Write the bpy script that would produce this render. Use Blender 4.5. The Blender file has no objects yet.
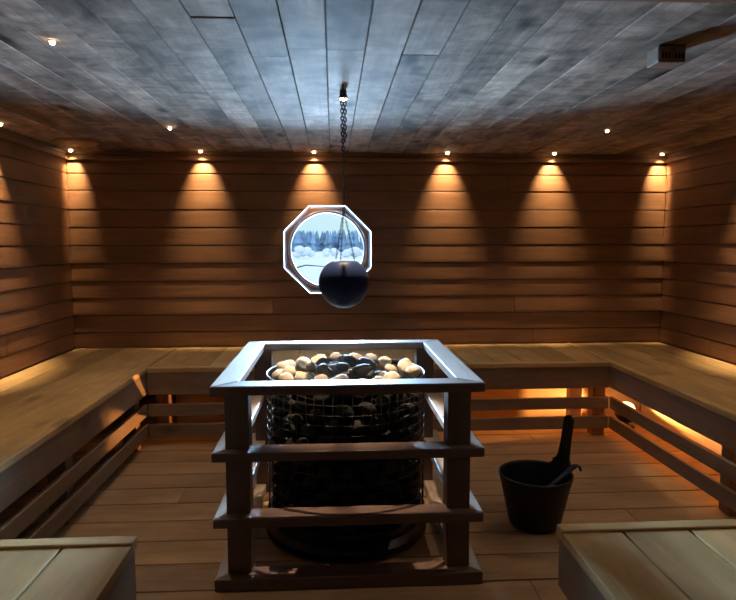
import bpy, bmesh, math, random
import numpy as np
from mathutils import Vector, Matrix, Euler

C = bpy.context.scene.collection
SC = bpy.context.scene
PI = math.pi
rng = random.Random(7)

# ------------------------------------------------------------------ helpers
class MB:
    """collects shapes; build() links them as ONE mesh object"""
    def __init__(self):
        self.bm = bmesh.new()

    def poly(self, pts, faces):
        vs = [self.bm.verts.new(p) for p in pts]
        for f in faces:
            try:
                self.bm.faces.new([vs[i] for i in f])
            except ValueError:
                pass
        return vs

    def box(self, x0, x1, y0, y1, z0, z1):
        p = [(x0, y0, z0), (x1, y0, z0), (x1, y1, z0), (x0, y1, z0),
             (x0, y0, z1), (x1, y0, z1), (x1, y1, z1), (x0, y1, z1)]
        self.poly(p, [(0, 3, 2, 1), (4, 5, 6, 7), (0, 1, 5, 4), (1, 2, 6, 5), (2, 3, 7, 6), (3, 0, 4, 7)])
        return self

    def prism(self, pts, z0, z1):
        n = len(pts)
        p = [(x, y, z0) for x, y in pts] + [(x, y, z1) for x, y in pts]
        f = [tuple(range(n - 1, -1, -1)), tuple(range(n, 2 * n))]
        f += [(i, (i + 1) % n, n + (i + 1) % n, n + i) for i in range(n)]
        self.poly(p, f)
        return self

    def sweep(self, loops, closed_ends=True, cyclic=False):
        """loops: list of equal-length point rings"""
        n = len(loops[0])
        rows = [[self.bm.verts.new(p) for p in l] for l in loops]
        m = len(rows)
        for i in range(m if cyclic else m - 1):
            a, b = rows[i], rows[(i + 1) % m]
            for j in range(n):
                self.bm.faces.new((a[j], a[(j + 1) % n], b[(j + 1) % n], b[j]))
        if closed_ends and not cyclic:
            self.bm.faces.new(rows[0][::-1])
            self.bm.faces.new(rows[-1])
        return self

    def tube(self, path, r, seg=8, cyclic=False):
        path = [Vector(p) for p in path]
        n = len(path)
        loops = []
        up = None
        for i, p in enumerate(path):
            a = path[(i - 1) % n] if (cyclic or i > 0) else p
            b = path[(i + 1) % n] if (cyclic or i < n - 1) else p
            t = (b - a).normalized()
            if up is None:
                up = Vector((0, 0, 1)) if abs(t.z) < .9 else Vector((1, 0, 0))
            u = t.cross(up).normalized()
            w = u.cross(t).normalized()
            up = w
            rr = r[i] if isinstance(r, (list, tuple)) else r
            loops.append([p + u * math.cos(k * 2 * PI / seg) * rr + w * math.sin(k * 2 * PI / seg) * rr for k in range(seg)])
        return self.sweep(loops, True, cyclic)

    def lathe(self, prof, c=(0, 0, 0), seg=48, closed=False):
        """prof: (r,z) list around vertical axis at c. closed: profile is a loop"""
        loops = []
        for k in range(seg):
            a = 2 * PI * k / seg
            loops.append([(c[0] + r * math.cos(a), c[1] + r * math.sin(a), c[2] + z) for r, z in prof])
        rows = [[self.bm.verts.new(p) for p in l] for l in loops]
        n = len(prof)
        for k in range(seg):
            a, b = rows[k], rows[(k + 1) % seg]
            for j in range(n if closed else n - 1):
                self.bm.faces.new((a[j], b[j], b[(j + 1) % n], a[(j + 1) % n]))
        if not closed:
            bmesh.ops.remove_doubles(self.bm, verts=[v for r_ in rows for v in (r_[0], r_[-1])], dist=1e-5)
        return self

    def build(self, name, m, parent=None, bevel=0, smooth=False, seg=2, loc=None):
        bm = self.bm
        bmesh.ops.recalc_face_normals(bm, faces=bm.faces[:])
        me = bpy.data.meshes.new(name)
        bm.to_mesh(me)
        bm.free()
        o = bpy.data.objects.new(name, me)
        C.objects.link(o)
        me.materials.append(m)
        if smooth:
            me.polygons.foreach_set('use_smooth', [True] * len(me.polygons))
        if bevel:
            b = o.modifiers.new('bevel', 'BEVEL')
            b.width = bevel
            b.segments = seg
            b.limit_method = 'ANGLE'
            b.angle_limit = math.radians(40)
        if parent is not None:
            o.parent = parent
            # meshes are written in world coordinates: keep them where they are
            o.matrix_parent_inverse = Matrix.Translation(-Vector(parent.location))
        if loc is not None:
            o.location = loc
        return o

def thing(name, label, cat, loc=(0, 0, 0), group=None):
    o = bpy.data.objects.new(name, None)
    C.objects.link(o)
    o.empty_display_size = .1
    o.location = loc
    o['label'] = label
    o['category'] = cat
    if group:
        o['group'] = group
    return o

def struct(o):
    o['kind'] = 'structure'
    return o

# ------------------------------------------------------------------ materials
def new_mat(name):
    m = bpy.data.materials.new(name)
    m.use_nodes = True
    nt = m.node_tree
    nt.nodes.clear()
    out = nt.nodes.new('ShaderNodeOutputMaterial')
    return m, nt, out

def plain(name, col, rough=.5, metal=0, spec=.5, bump=0, bscale=60, var=0):
    m, nt, out = new_mat(name)
    b = nt.nodes.new('ShaderNodeBsdfPrincipled')
    b.inputs['Base Color'].default_value = (*col, 1)
    b.inputs['Roughness'].default_value = rough
    b.inputs['Metallic'].default_value = metal
    b.inputs['Specular IOR Level'].default_value = spec
    nt.links.new(b.outputs[0], out.inputs[0])
    if bump or var:
        tc = nt.nodes.new('ShaderNodeTexCoord')
        n = nt.nodes.new('ShaderNodeTexNoise')
        n.inputs['Scale'].default_value = bscale
        n.inputs['Detail'].default_value = 4
        nt.links.new(tc.outputs['Object'], n.inputs['Vector'])
        if bump:
            bp = nt.nodes.new('ShaderNodeBump')
            bp.inputs['Strength'].default_value = bump
            bp.inputs['Distance'].default_value = .01
            nt.links.new(n.outputs[0], bp.inputs['Height'])
            nt.links.new(bp.outputs[0], b.inputs['Normal'])
        if var:
            r = nt.nodes.new('ShaderNodeValToRGB')
            r.color_ramp.elements[0].position = .3
            r.color_ramp.elements[1].position = .7
            r.color_ramp.elements[0].color = (*[c * (1 - var) for c in col], 1)
            r.color_ramp.elements[1].color = (*[min(1, c * (1 + var)) for c in col], 1)
            nt.links.new(n.outputs[0], r.inputs[0])
            nt.links.new(r.outputs[0], b.inputs['Base Color'])
    return m

def wood(name, light, dark, axis, rough=.45, var=.22, knots=.5, mottle=.25, spec=.4, fig=0):
    """timber with grain along one axis, every board its own tone"""
    m, nt, out = new_mat(name)
    N, L = nt.nodes.new, nt.links.new
    b = N('ShaderNodeBsdfPrincipled')
    b.inputs['Specular IOR Level'].default_value = spec
    tc = N('ShaderNodeTexCoord')
    geo = N('ShaderNodeNewGeometry')
    off = N('ShaderNodeVectorMath'); off.operation = 'SCALE'
    comb = N('ShaderNodeCombineXYZ')
    for i, k in enumerate((37.0, 61.0, 23.0)):
        mm = N('ShaderNodeMath'); mm.operation = 'MULTIPLY'; mm.inputs[1].default_value = k
        L(geo.outputs['Random Per Island'], mm.inputs[0]); L(mm.outputs[0], comb.inputs[i])
    add = N('ShaderNodeVectorMath'); add.operation = 'ADD'
    L(tc.outputs['Object'], add.inputs[0]); L(comb.outputs[0], add.inputs[1])

    def mapped(along, across):
        mp = N('ShaderNodeMapping')
        s = [across] * 3
        s[axis] = along
        mp.inputs['Scale'].default_value = s
        L(add.outputs[0], mp.inputs['Vector'])
        return mp.outputs[0]

    def noise(vec, detail=5, rough_=.55, dist=0):
        n = N('ShaderNodeTexNoise')
        n.inputs['Scale'].default_value = 1
        n.inputs['Detail'].default_value = detail
        n.inputs['Roughness'].default_value = rough_
        n.inputs['Distortion'].default_value = dist
        L(vec, n.inputs['Vector'])
        return n.outputs[0]

    g1 = noise(mapped(1.1, 16), 4, .6, .8)      # broad growth rings
    g2 = noise(mapped(3.0, 110), 3, .6)         # fine fibre
    mo = noise(mapped(2.2, 5), 4, .6, .4)       # cloudy tone
    a = N('ShaderNodeMath'); a.operation = 'MULTIPLY_ADD'
    L(g2, a.inputs[0]); a.inputs[1].default_value = .45
    a2 = N('ShaderNodeMath'); a2.operation = 'MULTIPLY_ADD'
    L(g1, a2.inputs[0]); a2.inputs[1].default_value = .75; a2.inputs[2].default_value = -.1
    L(a2.outputs[0], a.inputs[2])
    ramp = N('ShaderNodeValToRGB')
    ramp.color_ramp.elements[0].position = .28
    ramp.color_ramp.elements[1].position = .72
    ramp.color_ramp.elements[0].color = (*dark, 1)
    ramp.color_ramp.elements[1].color = (*light, 1)
    L(a.outputs[0], ramp.inputs[0])
    # value: per-board tone and clouds
    mr = N('ShaderNodeMapRange')
    mr.inputs['To Min'].default_value = 1 - var
    mr.inputs['To Max'].default_value = 1 + var
    wn = N('ShaderNodeTexWhiteNoise'); wn.noise_dimensions = '1D'
    L(geo.outputs['Random Per Island'], wn.inputs['W'])
    L(wn.outputs['Value'], mr.inputs['Value'])
    mr2 = N('ShaderNodeMapRange')
    mr2.inputs['From Min'].default_value = .3
    mr2.inputs['From Max'].default_value = .7
    mr2.inputs['To Min'].default_value = 1 - mottle
    mr2.inputs['To Max'].default_value = 1 + mottle * .6
    L(mo, mr2.inputs['Value'])
    mu = N('ShaderNodeMath'); mu.operation = 'MULTIPLY'
    L(mr.outputs[0], mu.inputs[0]); L(mr2.outputs[0], mu.inputs[1])
    val = mu.outputs[0]
    if fig:   # rippled figure lying across the grain
        f = noise(mapped(7, 4.5), 4, .6, 1.2)
        mr3 = N('ShaderNodeMapRange')
        mr3.inputs['From Min'].default_value = .32
        mr3.inputs['From Max'].default_value = .62
        mr3.inputs['To Min'].default_value = 1 - fig
        mr3.inputs['To Max'].default_value = 1 + fig * .25
        L(f, mr3.inputs['Value'])
        m4 = N('ShaderNodeMath'); m4.operation = 'MULTIPLY'
        L(val, m4.inputs[0]); L(mr3.outputs[0], m4.inputs[1])
        val = m4.outputs[0]
    if knots:
        v = N('ShaderNodeTexVoronoi')
        v.inputs['Scale'].default_value = 1
        L(mapped(1.5, 4.2), v.inputs['Vector'])
        mk = N('ShaderNodeMapRange')
        mk.inputs['From Min'].default_value = .05
        mk.inputs['From Max'].default_value = .17
        mk.inputs['To Min'].default_value = 1 - knots
        mk.inputs['To Max'].default_value = 1
        L(v.outputs['Distance'], mk.inputs['Value'])
        m5 = N('ShaderNodeMath'); m5.operation = 'MULTIPLY'
        L(val, m5.inputs[0]); L(mk.outputs[0], m5.inputs[1])
        val = m5.outputs[0]
    sc = N('ShaderNodeVectorMath'); sc.operation = 'SCALE'
    L(ramp.outputs[0], sc.inputs[0]); L(val, sc.inputs['Scale'])
    L(sc.outputs[0], b.inputs['Base Color'])
    rr = N('ShaderNodeMapRange')
    rr.inputs['To Min'].default_value = rough - .08
    rr.inputs['To Max'].default_value = rough + .12
    L(g1, rr.inputs['Value']); L(rr.outputs[0], b.inputs['Roughness'])
    bp = N('ShaderNodeBump')
    bp.inputs['Strength'].default_value = .12
    bp.inputs['Distance'].default_value = .004
    L(a.outputs[0], bp.inputs['Height']); L(bp.outputs[0], b.inputs['Normal'])
    L(b.outputs[0], out.inputs[0])
    return m

def emit(name, col, strength):
    m, nt, out = new_mat(name)
    e = nt.nodes.new('ShaderNodeEmission')
    e.inputs[0].default_value = (*col, 1)
    e.inputs[1].default_value = strength
    nt.links.new(e.outputs[0], out.inputs[0])
    return m

def pane_mat(name, tint=(1, 1, 1)):
    m, nt, out = new_mat(name)
    t = nt.nodes.new('ShaderNodeBsdfTransparent'); t.inputs[0].default_value = (*tint, 1)
    g = nt.nodes.new('ShaderNodeBsdfGlossy'); g.inputs['Roughness'].default_value = .02
    fr = nt.nodes.new('ShaderNodeFresnel'); fr.inputs[0].default_value = 1.45
    mx = nt.nodes.new('ShaderNodeMixShader')
    nt.links.new(fr.outputs[0], mx.inputs[0]); nt.links.new(t.outputs[0], mx.inputs[1]); nt.links.new(g.outputs[0], mx.inputs[2])
    nt.links.new(mx.outputs[0], out.inputs[0])
    return m

def frosted(name, col):
    m, nt, out = new_mat(name)
    t = nt.nodes.new('ShaderNodeBsdfTranslucent'); t.inputs[0].default_value = (*col, 1)
    d = nt.nodes.new('ShaderNodeBsdfDiffuse'); d.inputs[0].default_value = (.8, .82, .85, 1)
    mx = nt.nodes.new('ShaderNodeMixShader'); mx.inputs[0].default_value = .3
    nt.links.new(t.outputs[0], mx.inputs[1]); nt.links.new(d.outputs[0], mx.inputs[2])
    nt.links.new(mx.outputs[0], out.inputs[0])
    return m

WALL_L, WALL_D = (.26, .125, .056), (.16, .071, .033)
BEN_L, BEN_D = (.60, .395, .175), (.43, .27, .11)
FLO_L, FLO_D = (.46, .295, .165), (.30, .18, .095)
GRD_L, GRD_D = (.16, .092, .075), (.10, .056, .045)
LIT_L, LIT_D = (.46, .38, .33), (.30, .23, .19)  # window light painted into the paler side and back guard boards
CEI_L, CEI_D = (.42, .32, .25), (.24, .175, .135)
FAS_L, FAS_D = (.30, .20, .125), (.19, .125, .08)
MWX = wood('wall_boards_x', WALL_L, WALL_D, 0, .55, .12, .25, .18)
MWY = wood('wall_boards_y', WALL_L, WALL_D, 1, .55, .12, .25, .18)
MBY = wood('bench_boards_y', BEN_L, BEN_D, 1, .55, .2, .45, .25, .2)
MBX = wood('bench_boards_x', BEN_L, BEN_D, 0, .48, .2, .45, .25)
MFX = wood('floor_boards', FLO_L, FLO_D, 0, .52, .2, .3, .25, .25)
MCE = wood('ceiling_boards', CEI_L, CEI_D, 1, .75, .26, .75, .62, .06, .42)
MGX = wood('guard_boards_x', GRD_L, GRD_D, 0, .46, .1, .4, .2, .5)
MGV = wood('guard_boards_lit_x', LIT_L, LIT_D, 0, .46, .1, .4, .2, .5)
MGY = wood('guard_boards_lit_y', LIT_L, LIT_D, 1, .46, .1, .4, .2, .5)
MGZ = wood('guard_posts', GRD_L, GRD_D, 2, .4, .1, .3, .2, .5)
MSY = wood('fascia_y', FAS_L, FAS_D, 1, .5, .1, .4, .25)
MSX = wood('fascia_x', FAS_L, FAS_D, 0, .5, .1, .4, .25)
MPX = wood('panel_x', (.50, .33, .19), (.38, .24, .13), 0, .6, .1, .2, .15)
MPY = wood('panel_y', (.58, .41, .25), (.46, .31, .18), 1, .6, .1, .2, .15)
MLZ = wood('legs', (.36, .19, .09), (.24, .12, .05), 2, .5, .1, .3, .2)
MTX = wood('trim_boards', (.26, .13, .065), (.16, .075, .04), 0, .5, .1, .2, .15)
MTY = wood('trim_boards_y', (.26, .13, .065), (.16, .075, .04), 1, .5, .1, .2, .15)
MWIN = wood('window_wood', (.46, .22, .11), (.30, .13, .06), 0, .45, .05, 0, .1)
BLACKMETAL = plain('black_steel', (.02, .021, .024), .38, .7)
MESHSTEEL = plain('mesh_wire', (.028, .024, .02), .55, .2, .25)
STEEL = plain('brushed_steel', (.12, .112, .105), .5, 1)
CHAIN = plain('dark_chain', (.03, .03, .035), .35, .8)
BRASS = plain('brass', (.55, .36, .13), .3, 1)
PLASTIC = plain('black_plastic', (.006, .007, .009), .42, 0, .35, .03, 200)
ORB = plain('dark_glaze_haze', (.010, .017, .050), .28, 0, .08)  # bluish lens haze is mixed into the ball's dark colour
LADLE = plain('dark_grey_ladle', (.022, .024, .03), .6, 0, .3)
LENS = emit('lamp_lens', (1, .68, .34), 45)
LENSW = emit('lamp_lens_pale', (1, .80, .55), 45)
def glowing_globe(name, col, strength):
    m, nt, out = new_mat(name)
    e = nt.nodes.new('ShaderNodeEmission'); e.inputs[0].default_value = (*col, 1); e.inputs[1].default_value = strength
    t = nt.nodes.new('ShaderNodeBsdfTransparent')
    mx = nt.nodes.new('ShaderNodeMixShader'); mx.inputs[0].default_value = .35
    nt.links.new(t.outputs[0], mx.inputs[1]); nt.links.new(e.outputs[0], mx.inputs[2])
    nt.links.new(mx.outputs[0], out.inputs[0])
    return m
GLOBE = glowing_globe('lamp_globe', (1, .60, .25), 9)
PANE = pane_mat('pane', (.93, .97, 1))
FROST = frosted('frosted_rim', (.12, .135, .15))
BOXM = wood('box_wood', (.22, .13, .08), (.14, .08, .05), 0, .55, .1, 0, .2)
VENTM = wood('vent_wood', (.36, .22, .12), (.28, .16, .08), 0, .5, .1, 0, .1)
DARKGAP = plain('subfloor', (.035, .022, .015), .9)
HOLE = plain('dark_hole', (.006, .005, .005), .9, 0, 0)
SNOW = plain('snow', (.80, .84, .90), .8, 0, .2, .2, .6)
FOREST = plain('distant_forest', (.27, .40, .56), .95, 0, 0, 0, .35, .35)  # distance haze is painted into this blue
STONE_IN = plain('stone_mesh_shade', (.012, .0115, .0115), .85, 0, .2, .5, 40, .3)  # shade behind the mesh is put into this near-black colour
STONES = [plain('stone_pale', (.50, .43, .34), .8, 0, .2, .5, 40, .2),
          plain('stone_mid', (.30, .27, .24), .8, 0, .2, .5, 40, .25),
          plain('stone_ball_shadow', (.12, .115, .115), .75, 0, .3, .5, 40, .3)]
WALLBACK = plain('wall_core', (.08, .045, .025), .9)

# ------------------------------------------------------------------ measured place
XL, XR, YB, H = -2.10, 2.792, 5.07, 2.119
YF = -1.25
BH = .54
XI, XJ, YI = -1.277, 1.966, 4.204      # inner edges of the benches
HX, HY = .058, 2.918                   # heater axis

# ------------------------------------------------------------------ camera
f_px, yaw, pitch, roll = 614.42, .0566, .0907, -.002
fw = Vector((math.sin(yaw) * math.cos(pitch), math.cos(yaw) * math.cos(pitch), -math.sin(pitch)))
rt = Vector((math.cos(yaw), -math.sin(yaw), 0))
up = rt.cross(fw)
r2 = rt * math.cos(roll) + up * math.sin(roll)
u2 = -rt * math.sin(roll) + up * math.cos(roll)
cam = bpy.data.objects.new('camera', bpy.data.cameras.new('camera'))
C.objects.link(cam)
M = Matrix((r2, u2, -fw)).transposed().to_4x4()
M.translation = (0, 0, 1.3826)
cam.matrix_world = M
cam.data.sensor_width = 36
cam.data.lens = 36 * f_px / 736
cam.data.clip_start = .02
cam.data.clip_end = 600
SC.camera = cam

# ------------------------------------------------------------------ shell
GAP = .0045
mb = MB()
y = 2.385 - .2135 * 18
r_ = random.Random(3)
while y < YB + .05:
    x = XL - r_.uniform(0, 1.5)
    while x < XR:
        L_ = r_.uniform(2.6, 4.2)
        x0, x1 = max(x, XL), min(x + L_, XR)
        if x1 - x0 > .05:
            mb.box(x0 + .001, x1 - .001, y + GAP, y + .2135 - GAP, -.028, 0)
        x += L_
    y += .2135
fl = mb.build('floor', MFX, bevel=.003)
struct(fl)
sub = MB().box(XL - .15, XR + .15, YF - .15, YB + .13, -.12, -.045).build('subfloor', DARKGAP, fl)

mb = MB()
x = -.019 - .1475 * 15
r_ = random.Random(11)
while x < XR:
    yy = YB + .02 + r_.uniform(0, 1.8)
    while yy > YF:
        L_ = r_.uniform(3.6, 6.5)
        y0, y1 = max(yy - L_, YF), min(yy, YB + .02)
        a, b = max(x, XL - .01), min(x + .1475, XR + .01)
        if y1 - y0 > .05 and b - a > .02:
            dz = r_.uniform(0, .0035)
            mb.box(a + .0022, b - .0022, y0 + .0008, y1 - .0008, H + dz, H + .022)
        yy -= L_
    x += .1475
ce = mb.build('ceiling', MCE, bevel=.0025)
struct(ce)
MB().box(XL - .15, XR + .15, YF - .15, YB + .13, H + .03, H + .13).build('ceiling_backing', WALLBACK, ce)

ZS = [-.03, .115, .26, .405, .552, .675, .814, .953, 1.09, 1.235, 1.38, 1.524, 1.666, 1.817, 1.952, 2.10]
def lap_wall(name, P, D, Nn, length, mat, seed, joints=True, cutting=None):
    """lapped boards: P start point, D along, Nn into the room"""
    rr = random.Random(seed)
    P, D, Nn = Vector(P), Vector(D), Vector(Nn)
    mb = MB()
    for i, z0 in enumerate(ZS):
        z1 = ZS[i + 1] + .014 if i + 1 < len(ZS) else H
        s = 0
        first = True
        while s < length:
            L_ = rr.uniform(1.6, 3.6) if joints else length
            e = min(length, s + L_)
            if length - e < .5:
                e = length
            t = rr.uniform(-.0015, .0025) + (.004 if z0 in (1.235, .814) else 0)
            prof = [(.004, z0), (.026 + t, z0), (.026 + t, z0 + .02), (.0235, z1 - .023), (.014, z1 - .0205), (.014, z1), (.004, z1)]
            loops = []
            for q in (s + (.0008 if not first else 0), e - .0008):
                # measured so that the thick lower edge stands on the wall plane P
                loops.append([P + D * q + Nn * (d - .026) + Vector((0, 0, z)) for d, z in prof])
            if cutting and z1 > WCZ - .37 and z0 < WCZ + .37:
                one = MB().sweep(loops).build('board', mat)
                cutting(one)
                mb.bm.from_mesh(one.data)
                bpy.data.objects.remove(one)
            else:
                mb.sweep(loops)
            first = False
            s = e
    return mb.build(name, mat, bevel=.0015, seg=1)

WCX, WCZ = -.044, 1.338
def octagon(ax, az, hx, hz, cx=-.044, cz=1.338):
    return [(cx - hx, cz + az), (cx + hx, cz + az), (cx + ax, cz + hz), (cx + ax, cz - hz),
            (cx + hx, cz - az), (cx - hx, cz - az), (cx - ax, cz - hz), (cx - ax, cz + hz)]
T8 = math.tan(PI / 8)
def oct_r(a):
    return octagon(a, a, a * T8, a * T8)

hole = MB()
hole.sweep([[(x, YB - .2, z) for x, z in oct_r(.358)], [(x, YB + .4, z) for x, z in oct_r(.358)]])
cutter = hole.build('cutter', WALLBACK)
def cut_out(o):
    o.modifiers.clear()
    md = o.modifiers.new('hole', 'BOOLEAN')
    md.operation = 'DIFFERENCE'
    md.object = cutter
    md.solver = 'EXACT'
    bpy.context.view_layer.update()
    dg = bpy.context.evaluated_depsgraph_get()
    me = bpy.data.meshes.new_from_object(o.evaluated_get(dg))
    o.modifiers.clear()
    o.data = me
wb = lap_wall('wall_back', (XL, YB, 0), (1, 0, 0), (0, -1, 0), XR - XL, MWX, 5, cutting=cut_out)
core = MB().box(XL - .15, XR + .15, YB + .024, YB + .13, -.1, H + .13).build('wall_core', WALLBACK, wb)
cut_out(core)
bpy.data.objects.remove(cutter)
struct(wb)
wl = struct(lap_wall('wall_left', (XL, YF, 0), (0, 1, 0), (1, 0, 0), YB - YF, MWY, 8))
MB().box(XL - .15, XL - .024, YF - .15, YB + .13, -.1, H + .13).build('wall_core', WALLBACK, wl)
wr = struct(lap_wall('wall_right', (XR, YF, 0), (0, 1, 0), (-1, 0, 0), YB - YF, MWY, 13))
MB().box(XR + .024, XR + .15, YF - .15, YB + .13, -.1, H + .13).build('wall_core', WALLBACK, wr)
wf = MB()
for z0, z1 in zip(ZS, ZS[1:] + [H]):
    if z0 < 2.0:
        wf.box(XL, -.45, YF - .03, YF, z0 + .002, z1 - .002)
        wf.box(.5, XR, YF - .03, YF, z0 + .002, z1 - .002)
    else:
        wf.box(XL, XR, YF - .03, YF, z0 + .002, z1 - .002)
wf = struct(wf.build('wall_front', MWX, bevel=.002, seg=1))
MB().box(XL - .15, XR + .15, YF - .13, YF - .05, -.1, H + .13).build('wall_core', WALLBACK, wf)
d = MB()
d.box(-.44, .49, YF - .048, YF - .004, .01, .12); d.box(-.44, .49, YF - .048, YF - .004, 1.97, 2.08)
d.box(-.44, -.34, YF - .048, YF - .004, .12, 1.97); d.box(.39, .49, YF - .048, YF - .004, .12, 1.97)
dr = struct(d.build('door_1', MGZ, bevel=.004))
d = MB()
for i in range(5):
    d.box(-.34 + i * .146, -.34 + (i + 1) * .146 - .004, YF - .04, YF - .012, .12, 1.97)
d.build('door_panel', MGZ, dr, bevel=.003)
MB().tube([(.33, YF, .95), (.33, YF + .05, .97), (.33, YF + .05, 1.2), (.33, YF, 1.22)], .014).build('door_handle', MGZ, dr, smooth=True)

# cornices under the ceiling and the beam overhead
struct(MB().box(XL, XR, YB - .03, YB, 2.05, 2.078).build('trim_1', MTX, bevel=.003))
struct(MB().box(XL, XL + .03, YF, YB - .031, 2.05, 2.078).build('trim_2', MTY, bevel=.003))
struct(MB().box(XR - .03, XR, YF, YB - .031, 2.05, 2.078).build('trim_3', MTY, bevel=.003))
tb = MB()
tb.poly([(XL, 1.81, 2.066), (XR, 1.745, 2.066), (XR, 1.60, 2.066), (XL, 1.67, 2.066),
         (XL, 1.81, H + .001), (XR, 1.745, H + .001), (XR, 1.60, H + .001), (XL, 1.67, H + .001)],
        [(0, 3, 2, 1), (4, 5, 6, 7), (0, 1, 5, 4), (1, 2, 6, 5), (2, 3, 7, 6), (3, 0, 4, 7)])
struct(tb.build('trim_4', MTX, bevel=.004))

# ------------------------------------------------------------------ window
def ring_xz(outer, inner, y0, y1, mbx):
    """a band between two equal-length outlines in the wall plane"""
    mbx.sweep([[(x, y0, z) for x, z in outer], [(x, y1, z) for x, z in outer],
               [(x, y1, z) for x, z in inner], [(x, y0, z) for x, z in inner]], False, True)
    return mbx
def circ(r, n=64, ph=0):
    return [(WCX + r * math.cos(2 * PI * k / n + ph), WCZ + r * math.sin(2 * PI * k / n + ph)) for k in range(n)]
def oct_n(a, n=64):
    """octagon outline sampled at the same angles as circ()"""
    out = []
    for k in range(n):
        t = 2 * PI * k / n
        q = (t + PI / 8) % (PI / 4) - PI / 8
        rr = a / math.cos(q)
        out.append((WCX + rr * math.cos(t), WCZ + rr * math.sin(t)))
    return out
win = ring_xz(oct_n(.335), circ(.320), YB - .030, YB - .006, MB()).build('window_1', MWIN, bevel=.002)
struct(win)
ring_xz(oct_n(.352), oct_n(.3355), YB - .006, YB + .006, MB()).build('frosted_rim', FROST, win)
ring_xz(circ(.3195), circ(.3120), YB - .030, YB - .022, MB()).build('frosted_bead', FROST, win)
ring_xz(circ(.3118), circ(.297), YB - .036, YB - .012, MB()).build('round_frame', MWIN, win, smooth=False)
pn = MB()
pn.sweep([[(x, YB - .028, z) for x, z in circ(.298)], [(x, YB - .023, z) for x, z in circ(.298)]])
pn.build('pane', PANE, win)

# outdoors
sn = MB()
xs = [-160 + 20 * i for i in range(17)]
ys = [YB + .3, 9, 14, 22, 35, 55, 80, 120, 200]
zz = [-.45, -.42, -.36, -.3, -.22, -.1, .12, .3, .6]
rr_ = random.Random(4)
grid = [[sn.bm.verts.new((x, yv, z + rr_.uniform(-.05, .05))) for x in xs] for yv, z in zip(ys, zz)]
for i in range(len(ys) - 1):
    for j in range(len(xs) - 1):
        sn.bm.faces.new((grid[i][j], grid[i][j + 1], grid[i + 1][j + 1], grid[i + 1][j]))
struct(sn.build('snow_ground', SNOW, smooth=True))
fo = MB()
rr_ = random.Random(9)
for i in range(900):
    x, yv = rr_.uniform(-75, 75), rr_.uniform(98, 112)
    h = rr_.uniform(3.5, 3.75)
    w = rr_.uniform(.6, 1.2)
    for q in range(3):
        zb = .1 + h * (.08 + .27 * q + rr_.uniform(-.08, .08))
        ww = w * (1 - .26 * q)
        n = 7
        base = [(x + ww * math.cos(2 * PI * k / n), yv + ww * math.sin(2 * PI * k / n), zb) for k in range(n)]
        tip = (x, yv, min(h + .1, zb + h * .48))
        fo.poly(base + [tip], [tuple(range(n))] + [(k, (k + 1) % n, n) for k in range(n)])
fo = fo.build('forest', FOREST)
for bx_, by_, hh, ww, lb in ((-2.9, 62, 1.15, 1.1, 'snow-laden bush on the left of the view through the round window'),
                          (-.3, 66, 1.0, .9, 'snow-laden bush in the middle of the view through the round window'),
                          (2.0, 64, 1.1, 1.2, 'snow-laden bush right of the chain in the window view')):
    bb = MB()
    for q in range(9):
        m_ = Matrix.Translation((bx_ + rr_.uniform(-ww, ww) * .7, by_ + rr_.uniform(-.5, .5), .05 + hh * rr_.uniform(.25, .75))) @ Matrix.Diagonal((ww * .42, .5, hh * .3, 1))
        bmesh.ops.create_icosphere(bb.bm, subdivisions=2, radius=1, matrix=m_)
    bo = bb.build('snowy_bush', SNOW, smooth=True)
    bo['label'] = lb; bo['category'] = 'bush'; bo['group'] = 'snowy bushes outside the window'
tw_ = MB()
tw_.tube([(-.95, 6.9, -.45), (-.90, 6.9, .2), (-.72, 6.9, .85), (-.5, 6.9, 1.10), (-.3, 6.9, 1.15), (-.05, 6.9, 1.13)], [.02, .018, .014, .010, .007, .004], 7)
tw_.tube([(-.72, 6.9, .85), (-.55, 6.92, .93), (-.35, 6.9, .95)], [.009, .006, .003], 6)
tw_ = tw_.build('bare_branch', plain('twig_bark', (.012, .014, .02), .95, 0, 0), smooth=True)
tw_['label'] = 'thin bare branch arching over the snow just outside the round window'; tw_['category'] = 'branch'
fo['kind'] = 'stuff'
fo['label'] = 'hazy blue distant forest beyond the snow, seen through the round window'
fo['category'] = 'forest'

# ------------------------------------------------------------------ benches
Z_F, Z_S = (.356, .512), [(.205, .289), (.06, .15)]
def bench_parts(t, planks, batten, fascias, slats, legs, mp, mf, panels=()):
    p = MB()
    for b in planks:
        p.box(*b, BH - .030, BH)
    p.build('seat_boards', mp, t, bevel=.0025)
    for bx, m in batten:
        b = MB().box(*bx, BH - .030, BH + .005)
        b.build('edge_batten', m, t, bevel=.006, seg=3)
    for bx, m in fascias:
        MB().box(*bx, *Z_F).build('fascia', m, t, bevel=.004)
    for bx, m in slats:
        for z in Z_S:
            MB().box(*bx, *z).build('slat', m, t, bevel=.005)
    for bx, m in panels:
        MB().box(*bx, .006, .352).build('under_panel', m, t)
    for lx, ly in legs:
        MB().box(lx - .045, lx + .045, ly - .045, ly + .045, 0, BH - .031).build('leg', MLZ, t, bevel=.004)

e = .002
def split(a, b, n):
    s = (b - a) / n
    return [(a + i * s + e, a + (i + 1) * s - e) for i in range(n)]
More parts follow.
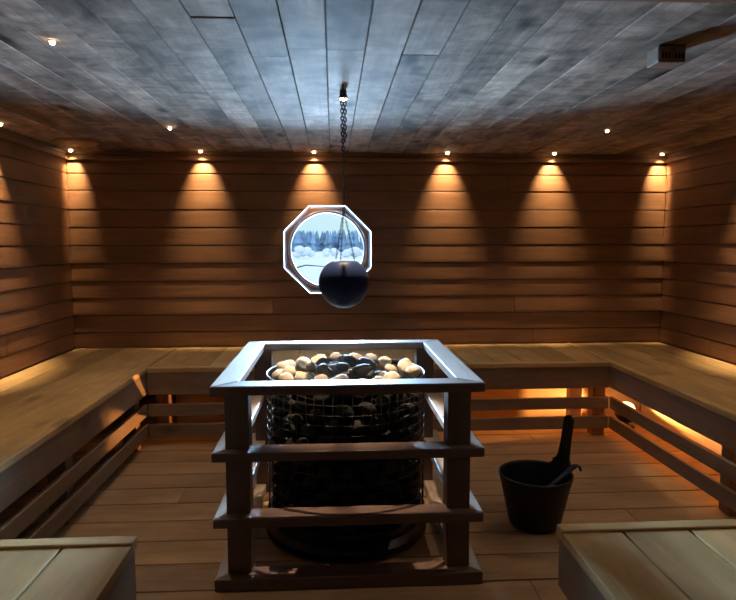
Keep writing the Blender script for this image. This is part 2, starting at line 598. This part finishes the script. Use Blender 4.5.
# left
t = thing('sauna_bench', 'long wooden bench with slatted front along the left wall', 'bench', (-1.7, 3.4, 0), 'slat-fronted wall benches')
pl = []
for i, (a, b) in enumerate(split(XL + .004, XI - .047, 4)):
    pl.append((a, b, 1.752, 5.064))
bench_parts(t, pl, [((XI - .045, XI, 1.752, 5.064), MBY)], [((XI - .034, XI - .006, 1.752, 5.06), MSY)],
            [((XI - .034, XI - .006, 1.752, YI + .025), MSY)],
            [(XI - .085, 1.9), (XI - .085, 3.05), (XI - .085, 4.12), (-2.03, 1.9), (-2.03, 3.3), (-2.03, 4.95)], MBY, MSY)
# back
t = thing('sauna_bench', 'wooden bench under the round window along the back wall', 'bench', (.35, 4.65, 0), 'slat-fronted wall benches')
n_ = 16
pl = [(a, b, YI + .047, 5.064) for a, b in split(XI + .002, XJ - .002, n_)]
bench_parts(t, pl, [((XI + .002, XJ - .002, YI, YI + .045), MBX)], [((XI + .002, XJ - .002, YI + .006, YI + .034), MSX)],
            [((XI + .002, XJ - .002, YI + .006, YI + .034), MSX)],
            [(-1.225, 4.44), (-.72, 4.5), (.35, 4.5), (1.815, 4.47), (1.905, 4.285)], MBY, MSX, [((-1.19, 2.405, 4.62, 4.64), MPX)])
# right
t = thing('sauna_bench', 'long wooden bench along the right wall with an orange lamp glowing beneath', 'bench', (2.4, 3.4, 0), 'slat-fronted wall benches')
pl = []
for i, (a, b) in enumerate(split(XJ + .047, XR - .004, 4)):
    cutat = 3.78 if i < 3 else 2.9
    pl.append((a, b, 1.752, cutat - .003)); pl.append((a, b, cutat + .003, 5.064))
bench_parts(t, pl, [((XJ, XJ + .045, 1.752, 5.064), MBY)], [((XJ + .006, XJ + .034, 1.752, 5.06), MSY)],
            [((XJ + .006, XJ + .034, 1.752, YI + .025), MSY)],
            [(XJ + .082, 1.9), (XJ + .082, 2.95), (2.72, 1.9), (2.72, 4.98)], MBY, MSY, [((2.41, 2.43, 1.76, 4.61), MPY)])
# ends nearest the door
PY = 1.695
def near_bench(x0, x1, inner, label, cx):
    t = thing('sauna_bench', label, 'bench', (cx, .6, 0), 'bench ends beside the entrance')
    if inner > 0:      # inner edge on the +x side
        e1 = [inner, inner]
    p = []
    w = .19
    if cx < 0:
        edge = x1
        k = 0
        while edge - .06 > x0:
            a = max(x0, edge - w)
            p.append((a + .004, edge - .004 if k else edge, YF + .06, PY - .004)); edge = a; k += 1
    else:
        edge = x0
        k = 0
        while edge + .06 < x1:
            b = min(x1, edge + (.18 if k == 0 else .2))
            p.append((edge + .004 if k else edge, b - .004, YF + .06, PY - .004)); edge = b; k += 1
    xa, xb = (x0, x1) if cx < 0 else (x0, x1)
    fx = (x1 - .034, x1 - .006) if cx < 0 else (x0 + .006, x0 + .034)
    bench_parts(t, p, [((xa, xb, PY, PY + .05), MBX)],
                [((xa + .035, xb - .035, PY + .012, PY + .04), MSX), ((*fx, YF + .06, PY + .04), MSY)],
                [((*fx, YF + .06, PY + .04), MSY)],
                [(x0 + .12, PY - .1), (x1 - .12, PY - .1), (x0 + .12, YF + .2), (x1 - .12, YF + .2)], MBY, MSY)
near_bench(XL + .004, -.570, 0, 'wooden bench end in the near left corner of the photo, rounded batten edge', -1.3)
near_bench(.664, XR - .004, 0, 'wooden bench end in the near right corner of the photo, below the black bucket', 1.7)

# ------------------------------------------------------------------ guard rail round the heater
GX0, GX1, GY0, GY1 = -.4807, .6003, 2.359, 3.478
gr = thing('heater_guard_rail', 'square wooden guard rail of mitred boards around the stone-filled heater', 'railing', (HX, HY, 0))
W_ = .10
def ring(z0, z1, name, w=W_):
    o = [(GX0, GY0), (GX1, GY0), (GX1, GY1), (GX0, GY1)]
    i = [(GX0 + w, GY0 + w), (GX1 - w, GY0 + w), (GX1 - w, GY1 - w), (GX0 + w, GY1 - w)]
    for k in range(4):
        j = (k + 1) % 4
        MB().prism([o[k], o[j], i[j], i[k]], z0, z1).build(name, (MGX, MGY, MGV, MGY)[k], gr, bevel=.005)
ring(.798, .8353, 'top_board')
ring(.533, .571, 'rail_board')
ring(.264, .304, 'rail_board')
ring(.002, .055, 'base_board')
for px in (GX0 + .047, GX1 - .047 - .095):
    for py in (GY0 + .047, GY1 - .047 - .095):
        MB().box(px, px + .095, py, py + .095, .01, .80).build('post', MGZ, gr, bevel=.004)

# ------------------------------------------------------------------ heater
ht = thing('sauna_heater', 'round black wire mesh sauna heater heaped with stones inside the guard rail', 'heater', (HX, HY, 0))
R_ = .376
wm = MB()
nz = 15
for k in range(nz):
    z = .13 + (.745 - .13) * k / (nz - 1)
    wm.tube([(HX + R_ * math.cos(2 * PI * q / 60), HY + R_ * math.sin(2 * PI * q / 60), z) for q in range(60)], .0017, 5, True)
for k in range(56):
    a = 2 * PI * k / 56
    tw = .06
    for sgn in (-1, 1):
        wm.tube([(HX + (R_ - .002) * math.cos(a + sgn * tw * s), HY + (R_ - .002) * math.sin(a + sgn * tw * s), .115 + .65 * s) for s in (0, .25, .5, .75, 1)], .0015, 4) if (k % 2 == 0) else None
wm.build('wire_mesh', MESHSTEEL, ht, smooth=True)
MB().lathe([(R_ - .003, .750), (R_ + .003, .750), (R_ + .004, .774), (R_ , .777), (R_ - .003, .774)], (HX, HY, 0), 72, True).build('rim', STEEL, ht, smooth=True)
MB().lathe([(R_ - .01, .10), (R_ + .006, .10), (R_ + .006, .128), (R_ - .01, .128)], (HX, HY, 0), 72, True).build('base_ring', BLACKMETAL, ht, bevel=.003)
MB().lathe([(0, .004), (.36, .004), (.39, .02), (.39, .05), (.365, .075), (.365, .118), (0, .118)], (HX, HY, 0), 72).build('base', BLACKMETAL, ht)
MB().lathe([(0, .118), (.262, .118), (.262, .69), (0, .69)], (HX, HY, 0), 40).build('heating_core', HOLE, ht)

# stones: dropped one by one into the drum, nothing overlaps
def stone_mesh(i):
    r = random.Random(100 + i)
    bm = bmesh.new()
    bmesh.ops.create_icosphere(bm, subdivisions=3, radius=1)
    ax = (1, r.uniform(.72, .92), r.uniform(.5, .72))
    ph = [Vector((r.uniform(-1, 1), r.uniform(-1, 1), r.uniform(-1, 1))).normalized() for _ in range(7)]
    cutp = [(p, r.uniform(.62, .85)) for p in ph[:(5 if i % 3 == 0 else 2)]]
    for v in bm.verts:
        n = v.co.normalized()
        rad = .93
        for p, dd in cutp:
            q = n.dot(p)
            if q > dd:
                rad = min(rad, .93 * dd / q + .02)
        rad *= 1 - .05 * (math.sin(3 * n.dot(ph[5]) + i) * .5 + .5) - .04 * (math.sin(5 * n.dot(ph[6]) + 2 * i) * .5 + .5)
        v.co = Vector((n.x * ax[0], n.y * ax[1], n.z * ax[2])) * rad
    me = bpy.data.meshes.new('heater_stone')
    bm.to_mesh(me); bm.free()
    me.polygons.foreach_set('use_smooth', [True] * len(me.polygons))
    return me
NST = 9
smeshes = []
for i in range(NST):
    for c in range(4):
        me = stone_mesh(i) if c == 0 else smeshes[-1].copy()
        me.materials.clear()
        me.materials.append((STONES + [STONE_IN])[c])
        smeshes.append(me)
nr = np.random.RandomState(5)
P_, Rr = [], []
RC = R_ - .006
CORE = .262
for i in range(900):
    side_ph = i < 260
    r = nr.uniform(.044, .052) if side_ph else nr.uniform(.040, .068)
    n = 300
    rad = (RC - r) * np.sqrt(nr.uniform(0, 1, n)); an = nr.uniform(0, 2 * PI, n)
    if side_ph:
        rad[:] = RC - r
    cx, cy = rad * np.cos(an), rad * np.sin(an)
    z = np.full(n, .12 + r * .7)
    din = np.hypot(cx, cy)
    if not side_ph:
        z = np.where(din < CORE + r, np.maximum(z, .695 + r * .75), z)
    for (px, py, pz), pr in zip(P_, Rr):
        dd = (cx - px) ** 2 + (cy - py) ** 2
        s = (r + pr) * (.86 if side_ph else .90)
        zz_ = pz + np.sqrt(np.maximum(0, s * s - dd))
        z = np.where(dd < s * s, np.maximum(z, zz_), z)
    lim = .69 if side_ph else   .785 + .062 * (1 - (din / RC) ** 2)
    z = np.where(z + r * .45 > lim, 9, z)
    k = int(np.argmin(z))
    if z[k] > 2:
        continue
    P_.append((cx[k], cy[k], z[k])); Rr.append(r)
P_ = np.array(P_); Rr = np.array(Rr)
top, side = [], []
for i, ((px, py, pz), r) in enumerate(zip(P_, Rr)):
    above = [(j) for j in range(len(P_)) if P_[j][2] > pz + .02 and math.hypot(P_[j][0] - px, P_[j][1] - py) < .8 * r]
    if pz > .70 and len(above) < 2 and not (pz < .745 and math.hypot(px, py) > .24):
        top.append(i)
    elif math.hypot(px, py) + r > RC - .05 and py < .16:
        side.append(i)
def put_stone(i, label, group, col):
    r = Rr[i]
    o = bpy.data.objects.new('heater_stone', smeshes[4 * nr.randint(NST) + col])
    C.objects.link(o)
    o.location = (HX + P_[i][0], HY + P_[i][1], P_[i][2])
    o.scale = (r, r, r)
    o.rotation_euler = (nr.uniform(-.5, .5), nr.uniform(-.5, .5), nr.uniform(0, 6.28))
    o['label'] = label
    o['category'] = 'stone'
    o['group'] = group
    return o
ordn = ['first', 'second', 'third', 'fourth', 'fifth', 'sixth', 'seventh', 'eighth', 'ninth', 'tenth', 'eleventh', 'twelfth',
        'thirteenth', 'fourteenth', 'fifteenth', 'sixteenth', 'seventeenth', 'eighteenth', 'nineteenth', 'twentieth']
rows = [('nearest the front rim', -9, -.20), ('in the front half of the heap', -.20, -.07), ('across the middle of the heap', -.07, .07),
        ('in the back half of the heap', .07, .20), ('nearest the back rim', .20, 9)]
CN = ['pale cream', 'mid-grey', 'shadow-dark grey']
for rn, lo, hi in rows:
    ids = sorted([i for i in top if lo <= P_[i][1] < hi], key=lambda i: P_[i][0])
    for k, i in enumerate(ids):
        mid = math.hypot(P_[i][0] + .0, P_[i][1] + .05) < .19  # cast shadow of the hanging ball, painted in as darker stones
        c = int(nr.choice([1, 2, 2] if mid else [0, 0, 0, 1]))
        size = 'large' if Rr[i] > .062 else ('small' if Rr[i] < .048 else 'medium')
        put_stone(i, f'{size} {CN[c]} heater stone, {ordn[k]} from the left {rn}', 'stones heaped on top of the heater', c)
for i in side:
    put_stone(i, 'shade-darkened rough stone packed behind the wire mesh of the heater drum', 'stones behind the heater mesh', 3)

# ------------------------------------------------------------------ hanging ball
OC = Vector((.051, HY, 1.200)); OR = .120
hb = thing('hanging_ball', 'dark glazed round ball hanging on a chain above the heater stones', 'hanging ball', (OC.x, OC.y, H))
b = MB()
prof = []
amax = math.asin(.104 / OR)
for k in range(25):
    a = -PI / 2 + (amax + PI / 2) * k / 24
    prof.append((max(0, OR * math.cos(a)), OR * math.sin(a)))
rt_ = prof[-1][0]
prof += [(rt_ - .006, .104), (rt_ - .010, .094)]
for k in range(12):
    a = math.asin(.094 / OR) - (math.asin(.094 / OR) + PI / 2) * (k + 1) / 12
    prof.append((max(0, (OR - .009) * math.cos(a)), (OR - .009) * math.sin(a)))
b.lathe(prof, OC, 56)
b.build('ball', ORB, hb, smooth=True)
def chain(mbx, p, q, link, wr):
    p, q = Vector(p), Vector(q)
    d_ = (q - p); Ln = d_.length; d_.normalize()
    side_ = d_.cross(Vector((0, 1, 0))).normalized(); oth = d_.cross(side_)
    n = max(2, int(Ln / (link * .78)))
    for k in range(n):
        c = p + d_ * (Ln * (k + .5) / n)
        s = side_ if k % 2 == 0 else oth
        pts = [c + d_ * (link * .5 * math.cos(a)) + s * (link * .30 * math.sin(a)) for a in [2 * PI * j / 10 for j in range(10)]]
        mbx.tube(pts, wr, 5, True)
c_ = MB(); chain(c_, (OC.x - .006, HY, 2.075), (OC.x, HY, 1.80), .022, .0032); chain(c_, (OC.x + .009, HY, 2.075), (OC.x + .009, HY, 1.86), .022, .0032)
c_.build('chain', CHAIN, hb, smooth=True)
c_ = MB(); chain(c_, (OC.x, HY, 1.80), (OC.x, HY, 1.545), .015, .0019); c_.build('fine_chain', CHAIN, hb, smooth=True)
for k, a in enumerate((.25, 2.35, 4.4)):
    c_ = MB()
    chain(c_, (OC.x, HY, 1.545), (OC.x + rt_ * .9 * math.cos(a), HY + rt_ * .9 * math.sin(a), OC.z + .104), .012, .0014)
    c_.build('suspension_chain', CHAIN, hb, smooth=True)
MB().tube([(OC.x, HY, H), (OC.x, HY, 2.10), (OC.x + .012, HY, 2.085), (OC.x + .008, HY, 2.068), (OC.x - .006, HY, 2.066), (OC.x - .012, HY, 2.078)], .004, 8).build('hook', CHAIN, hb, smooth=True)

# ------------------------------------------------------------------ lamps
def lamp_nodes(ld, falloff):
    ld.use_nodes = True
    nt = ld.node_tree
    em = nt.nodes.get('Emission')
    fo_ = nt.nodes.new('ShaderNodeLightFalloff')
    fo_.inputs['Strength'].default_value = 1
    nt.links.new(fo_.outputs[falloff], em.inputs['Strength'])

def spotlight(x, y, label, watts, size, blend, col, aim=None, group='ceiling spotlights', z=H, lens=LENS, r=.016, falloff='Linear', soft=.008):
    t = thing('spotlight', label, 'spotlight', (x, y, z), group)
    MB().lathe([(r * .87, -.001), (r * 1.25, -.001), (r * 1.25, -.003), (r * 1.0, -.006), (r * .87, -.006)], (x, y, z), 24, True).build('trim_ring', BRASS, t, smooth=True)
    MB().lathe([(0, -.002), (r * .85, -.002), (r * .85, -.009), (r * .6, -.015), (0, -.018)], (x, y, z), 20).build('lens', lens, t, smooth=True)
    ld = bpy.data.lights.new('spot', 'SPOT')
    ld.energy = watts
    ld.color = col
    ld.spot_size = math.radians(size)
    ld.spot_blend = blend
    ld.shadow_soft_size = soft
    if falloff:
        lamp_nodes(ld, falloff)
    lo = bpy.data.objects.new('light_source', ld)
    C.objects.link(lo)
    lo.parent = t
    lo.location = (0, 0, -.022)
    if aim is not None:
        d_ = Vector(aim) - Vector((x, y, z - .022))
        lo.rotation_euler = d_.to_track_quat('-Z', 'Y').to_euler()
    return t
WARM = (1, .72, .39)
WS = 185.0
SPX = [(-2.03, 'tiny ceiling spotlight in the left back corner, lighting both walls'),
       (-1.034, 'tiny ceiling spotlight over the back wall, second from the left corner'),
       (-.145, 'tiny ceiling spotlight directly above the round window'),
       (.925, 'tiny ceiling spotlight over the back wall, first to the right of the hanging chain'),
       (1.80, 'tiny ceiling spotlight over the back wall, next to the right corner one'),
       (2.70, 'tiny ceiling spotlight in the right back corner')]
for x, lb in SPX:
    spotlight(x, YB - .088, lb, WS, 74, 1.0, WARM, (x + (-.4 if x < -1.5 else .4 if x > 2.5 else 0), YB - .088 + 1.15, H - 2), 'spotlights along the back wall')
spotlight(XL + .088, 3.93, 'tiny ceiling spotlight over the left wall at the photo edge', WS * 1.3, 74, 1.0, WARM, (XL + .088 - .95, 3.93, H - 2), 'spotlights along the side walls')
spotlight(XR - .088, 3.90, 'tiny ceiling spotlight over the right wall at the photo edge', WS * 1.3, 74, 1.0, WARM, (XR - .088 + .95, 3.90, H - 2), 'spotlights along the side walls')
for yy, wd in ((2.75, 'beyond the near end'), (1.55, 'towards the entrance')):
    spotlight(XL + .088, yy, 'tiny ceiling spotlight over the left wall ' + wd, WS, 74, 1.0, WARM, (XL + .088 - .8, yy, H - 2), 'spotlights along the side walls')
    spotlight(XR - .088, yy, 'tiny ceiling spotlight over the right wall ' + wd, WS, 74, 1.0, WARM, (XR - .088 + .8, yy, H - 2), 'spotlights along the side walls')
DL = 15.5
DOWN = [(-1.007, 2.355, 'star-bright ceiling spotlight nearest the viewer, over the left bench'),
        (-1.018, 4.011, 'star-bright ceiling spotlight left of the hanging chain, towards the back'),
        (1.785, 3.984, 'star-bright ceiling spotlight over the right bench front, beyond the ceiling box'),
        (1.79, 2.355, 'ceiling spotlight over the right bench near the bucket'),
        (-1.0, .75, 'added unseen ceiling spotlight over the near left bench end'),  # this and the next: unseen, added to light the front bench tops
        (1.79, .75, 'added unseen ceiling spotlight over the near right bench end')]
for x, y, lb in DOWN:
    spotlight(x, y, lb, DL if y > 1 else DL * .22, 110 if y > 1 else 66, .6, (1, .75, .50), None, 'downlights in the ceiling', lens=LENSW, r=.011, falloff=None, soft=.012)
sl = spotlight(HX - .004, 3.03, 'small bright spotlight at the ceiling hook, aimed down at the stones', 300, 43, .75, (1, .70, .42), (HX, HY, .8), 'stone spotlight', z=2.085, lens=LENSW, r=.018, falloff=None, soft=.012)
MB().lathe([(0, 0), (.016, 0), (.016, .034), (0, .034)], (HX - .004, 3.03, 2.0845), 20).build('mount', BLACKMETAL, sl)

# lamp under the right bench
LX, LY, LZ = 2.20, 4.42, .136
t = thing('bulkhead_lamp', 'glowing orange lamp under the right bench near the back corner', 'lamp', (LX, LY, 0))
MB().lathe([(0, .002), (.06, .002), (.062, .012), (.02, .02), (.016, .045), (0, .045)], (LX, LY, 0), 36).build('stand', BLACKMETAL, t, smooth=True)
MB().lathe([(0, .070), (.03, .072), (.062, .09), (.082, .128), (.086, .152), (.080, .152), (.075, .125), (.058, .095), (.03, .078), (0, .076)], (LX, LY, -.03), 40).build('cup', BLACKMETAL, t, smooth=True)  # cup added to keep the lamp's light off the floor
MB().lathe([(.060, .112), (.066, .14), (.064, .175), (.05, .205), (.028, .22), (0, .225)], (LX, LY, -.03), 40).build('globe', GLOBE, t, smooth=True)
for aim, size, watts in (((2.41, 4.12, .15), 124, 300), ((1.0, 4.47, .15), 84, 360)):
    ld = bpy.data.lights.new('lamp', 'SPOT')
    ld.energy = watts; ld.color = (1, .45, .13); ld.shadow_soft_size = .012
    ld.spot_size = math.radians(size); ld.spot_blend = .4
    lamp_nodes(ld, 'Linear')
    lo = bpy.data.objects.new('light_source', ld); C.objects.link(lo); lo.parent = t
    lo.location = (0, 0, LZ - (.009 if watts == 300 else 0))
    lo.rotation_euler = (Vector(aim) - Vector((LX, LY, LZ))).to_track_quat('-Z', 'Y').to_euler()

# ------------------------------------------------------------------ bucket and ladle
BX, BY = .988, 2.885
bk = thing('bucket', 'black plastic sauna bucket with one tall upright handle on the floor', 'bucket', (BX, BY, 0))
TH = math.radians(24)
R0, R1, ZR = .122, .177, .262
def rad_at(z):
    return R0 + (R1 - R0) * (z / ZR)
def sstep(a):
    a = max(0, min(1, a)); return a * a * (3 - 2 * a)
def rim_z(a):
    d_ = abs((a - TH + PI) % (2 * PI) - PI)
    return ZR + .055 * (1 - sstep((d_ - .17) / .36)) ** 2
b = MB()
n = 96
ts = [.0, .02, .06, .25, .5, .75, .95, 1.0]
outer, inner = [], []
for k in range(n):
    a = 2 * PI * k / n
    zr = rim_z(a)
    col = [(0, .003)]
    for s in ts:
        z = .003 + (zr - .003) * s
        rr = rad_at(z) - (.010 if s == 0 else (.003 if s == .02 else 0)) + (.003 if s >= .95 else 0)
        col.append((rr, z))
    for s in (1.0, .95, .7, .4, .1, .05):
        z = .010 + (zr - .010) * s
        col.append((rad_at(z) - (.006 if s > .06 else .02), z))
    col.append((0, .012))
    outer.append([(BX + r * math.cos(a), BY + r * math.sin(a), z) for r, z in col])
vs = [[b.bm.verts.new(p) for p in c] for c in outer]
for k in range(n):
    p, q = vs[k], vs[(k + 1) % n]
    for j in range(len(p) - 1):
        b.bm.faces.new((p[j], q[j], q[j + 1], p[j + 1]))
bmesh.ops.remove_doubles(b.bm, verts=[c[0] for c in vs] + [c[-1] for c in vs], dist=1e-5)
b.build('body', PLASTIC, bk, smooth=True)
hd = MB()
loops = []
for s in [i / 14 for i in range(15)]:
    z = .285 + (.522 - .285) * s
    rr = rad_at(z) + .004 - .012 * s
    hw = (.040 - .008 * sstep(s / .5)) * (1 if s < .9 else math.sqrt(max(.05, 1 - ((s - .9) / .105) ** 2)))
    hw = hw + (.03 * (1 - s / .12) ** 2 if s < .12 else 0)
    ring_ = []
    for sg, th in ((1, 1), (1, -1), (-1, -1), (-1, 1)):
        pass
    m_ = 6
    for q in range(m_ + 1):
        w = -hw + 2 * hw * q / m_
        a = TH + w / rr
        ring_.append((BX + (rr + .002) * math.cos(a), BY + (rr + .002) * math.sin(a), z))
    for q in range(m_, -1, -1):
        w = -hw + 2 * hw * q / m_
        a = TH + w / rr
        ring_.append((BX + (rr - .010) * math.cos(a), BY + (rr - .010) * math.sin(a), z))
    loops.append(ring_)
hd.sweep(loops)
hd.build('handle', PLASTIC, bk, smooth=False, bevel=.002)
ldl = thing('ladle', 'grey-handled ladle leaning inside the black bucket, hooked end over the rim', 'ladle', (BX, BY, 0))
l0, l1 = Vector((BX - .045, BY - .035, .115)), Vector((BX + .186, BY - .03, .302))
dv = (l1 - l0).normalized(); sd = dv.cross(Vector((0, 0, 1))).normalized(); nn = sd.cross(dv)
lp = []
for s in [i / 12 for i in range(13)]:
    c = l0 + (l1 - l0) * s
    w = .012 + .007 * s
    lp.append([c + sd * w + nn * .004, c - sd * w + nn * .004, c - sd * w - nn * .004, c + sd * w - nn * .004])
ee = l1 + dv * .012
for dx, dz in ((.014, -.002), (.024, -.014), (.028, -.030)):
    c = l1 + Vector((dv.x, dv.y, 0)).normalized() * dx + Vector((0, 0, dz + .004))
    lp.append([c + sd * .012 + Vector((.003, 0, .003)), c - sd * .012 + Vector((.003, 0, .003)), c - sd * .012 - Vector((.003, 0, .003)), c + sd * .012 - Vector((.003, 0, .003))])
MB().sweep(lp).build('handle', LADLE, ldl, bevel=.0025)
MB().lathe([(.0, -.050), (.03, -.046), (.046, -.022), (.050, 0), (.047, 0), (.043, -.02), (.028, -.042), (0, -.046)], (BX - .06, BY - .04, .09), 32).build('cup', STEEL, ldl, smooth=True)

# ------------------------------------------------------------------ things on the ceiling
bx0, by0 = 1.268, 2.34
t = thing('ceiling_box', 'small brown wooden box with holes fixed to the ceiling', 'box', (bx0, by0, H))
MB().box(bx0 - .052, bx0 + .052, by0 - .045, by0 + .045, H - .062, H - .001).build('body', BOXM, t, bevel=.004)
MB().box(bx0 - .049, bx0 - .003, by0 - .050, by0 - .045, H - .058, H - .005).build('front_panel', BOXM, t, bevel=.002)
MB().box(bx0 + .003, bx0 + .049, by0 - .050, by0 - .045, H - .058, H - .005).build('front_panel', BOXM, t, bevel=.002)
for hx in (-.042, -.031, -.018, .008, .021, .034):
    MB().box(bx0 + hx, bx0 + hx + .006, by0 - .0515, by0 - .0495, H - .05, H - .03).build('slot', HOLE, t)
vt = thing('ceiling_vent', 'round pale wooden vent disc on the ceiling near the left back corner', 'vent', (-1.845, 4.60, H))
MB().lathe([(0, -.020), (.12, -.020), (.148, -.014), (.155, -.006), (.150, -.001), (0, -.001)], (-1.845, 4.60, H), 56).build('disc', VENTM, vt, smooth=False, bevel=.003)
MB().lathe([(0, -.026), (.018, -.026), (.02, -.020), (0, -.020)], (-1.845, 4.60, H), 20).build('knob', BRASS, vt)

# ------------------------------------------------------------------ daylight
w = bpy.data.worlds.new('winter_sky')
SC.world = w
w.use_nodes = True
nt = w.node_tree
bg = nt.nodes['Background']
tc = nt.nodes.new('ShaderNodeTexCoord')
sp = nt.nodes.new('ShaderNodeSeparateXYZ')
rp = nt.nodes.new('ShaderNodeValToRGB')
rp.color_ramp.elements[0].position = 0
rp.color_ramp.elements[0].color = (.45, .61, .62, 1)
rp.color_ramp.elements[1].position = .5
rp.color_ramp.elements[1].color = (.72, .86, 1, 1)
nt.links.new(tc.outputs['Generated'], sp.inputs[0])
nt.links.new(sp.outputs['Z'], rp.inputs[0])
nt.links.new(rp.outputs[0], bg.inputs[0])
bg.inputs[1].default_value = 1.6

# unseen area lamps added outside, in place of snow glare and bright sky
def glow(name, loc, aim, sx, sy, watts, col):
    ld = bpy.data.lights.new(name, 'AREA')
    ld.shape = 'RECTANGLE'; ld.size = sx; ld.size_y = sy
    ld.energy = watts; ld.color = col
    lo = bpy.data.objects.new(name, ld); C.objects.link(lo)
    lo.location = loc
    lo.rotation_euler = (Vector(aim) - Vector(loc)).to_track_quat('-Z', 'Y').to_euler()
glow('snow_glare_fill', (-.04, 11.6, -.08), (-.04, 11.2, 5), 9, 6.0, 54000, (.44, .71, 1))
glow('sky_glow_fill', (-.04, 9.0, 2.28), (0, 3.0, .9), 2.6, .62, 6200, (.50, .76, 1))

# ------------------------------------------------------------------ view
SC.view_settings.view_transform = 'Standard'
SC.view_settings.look = 'None'
SC.view_settings.gamma = 1
SC.view_settings.use_curve_mapping = False
SC.view_settings.exposure = 0
SC.cycles.use_denoising = True
SC.cycles.max_bounces = 10
SC.cycles.sample_clamp_indirect = 6
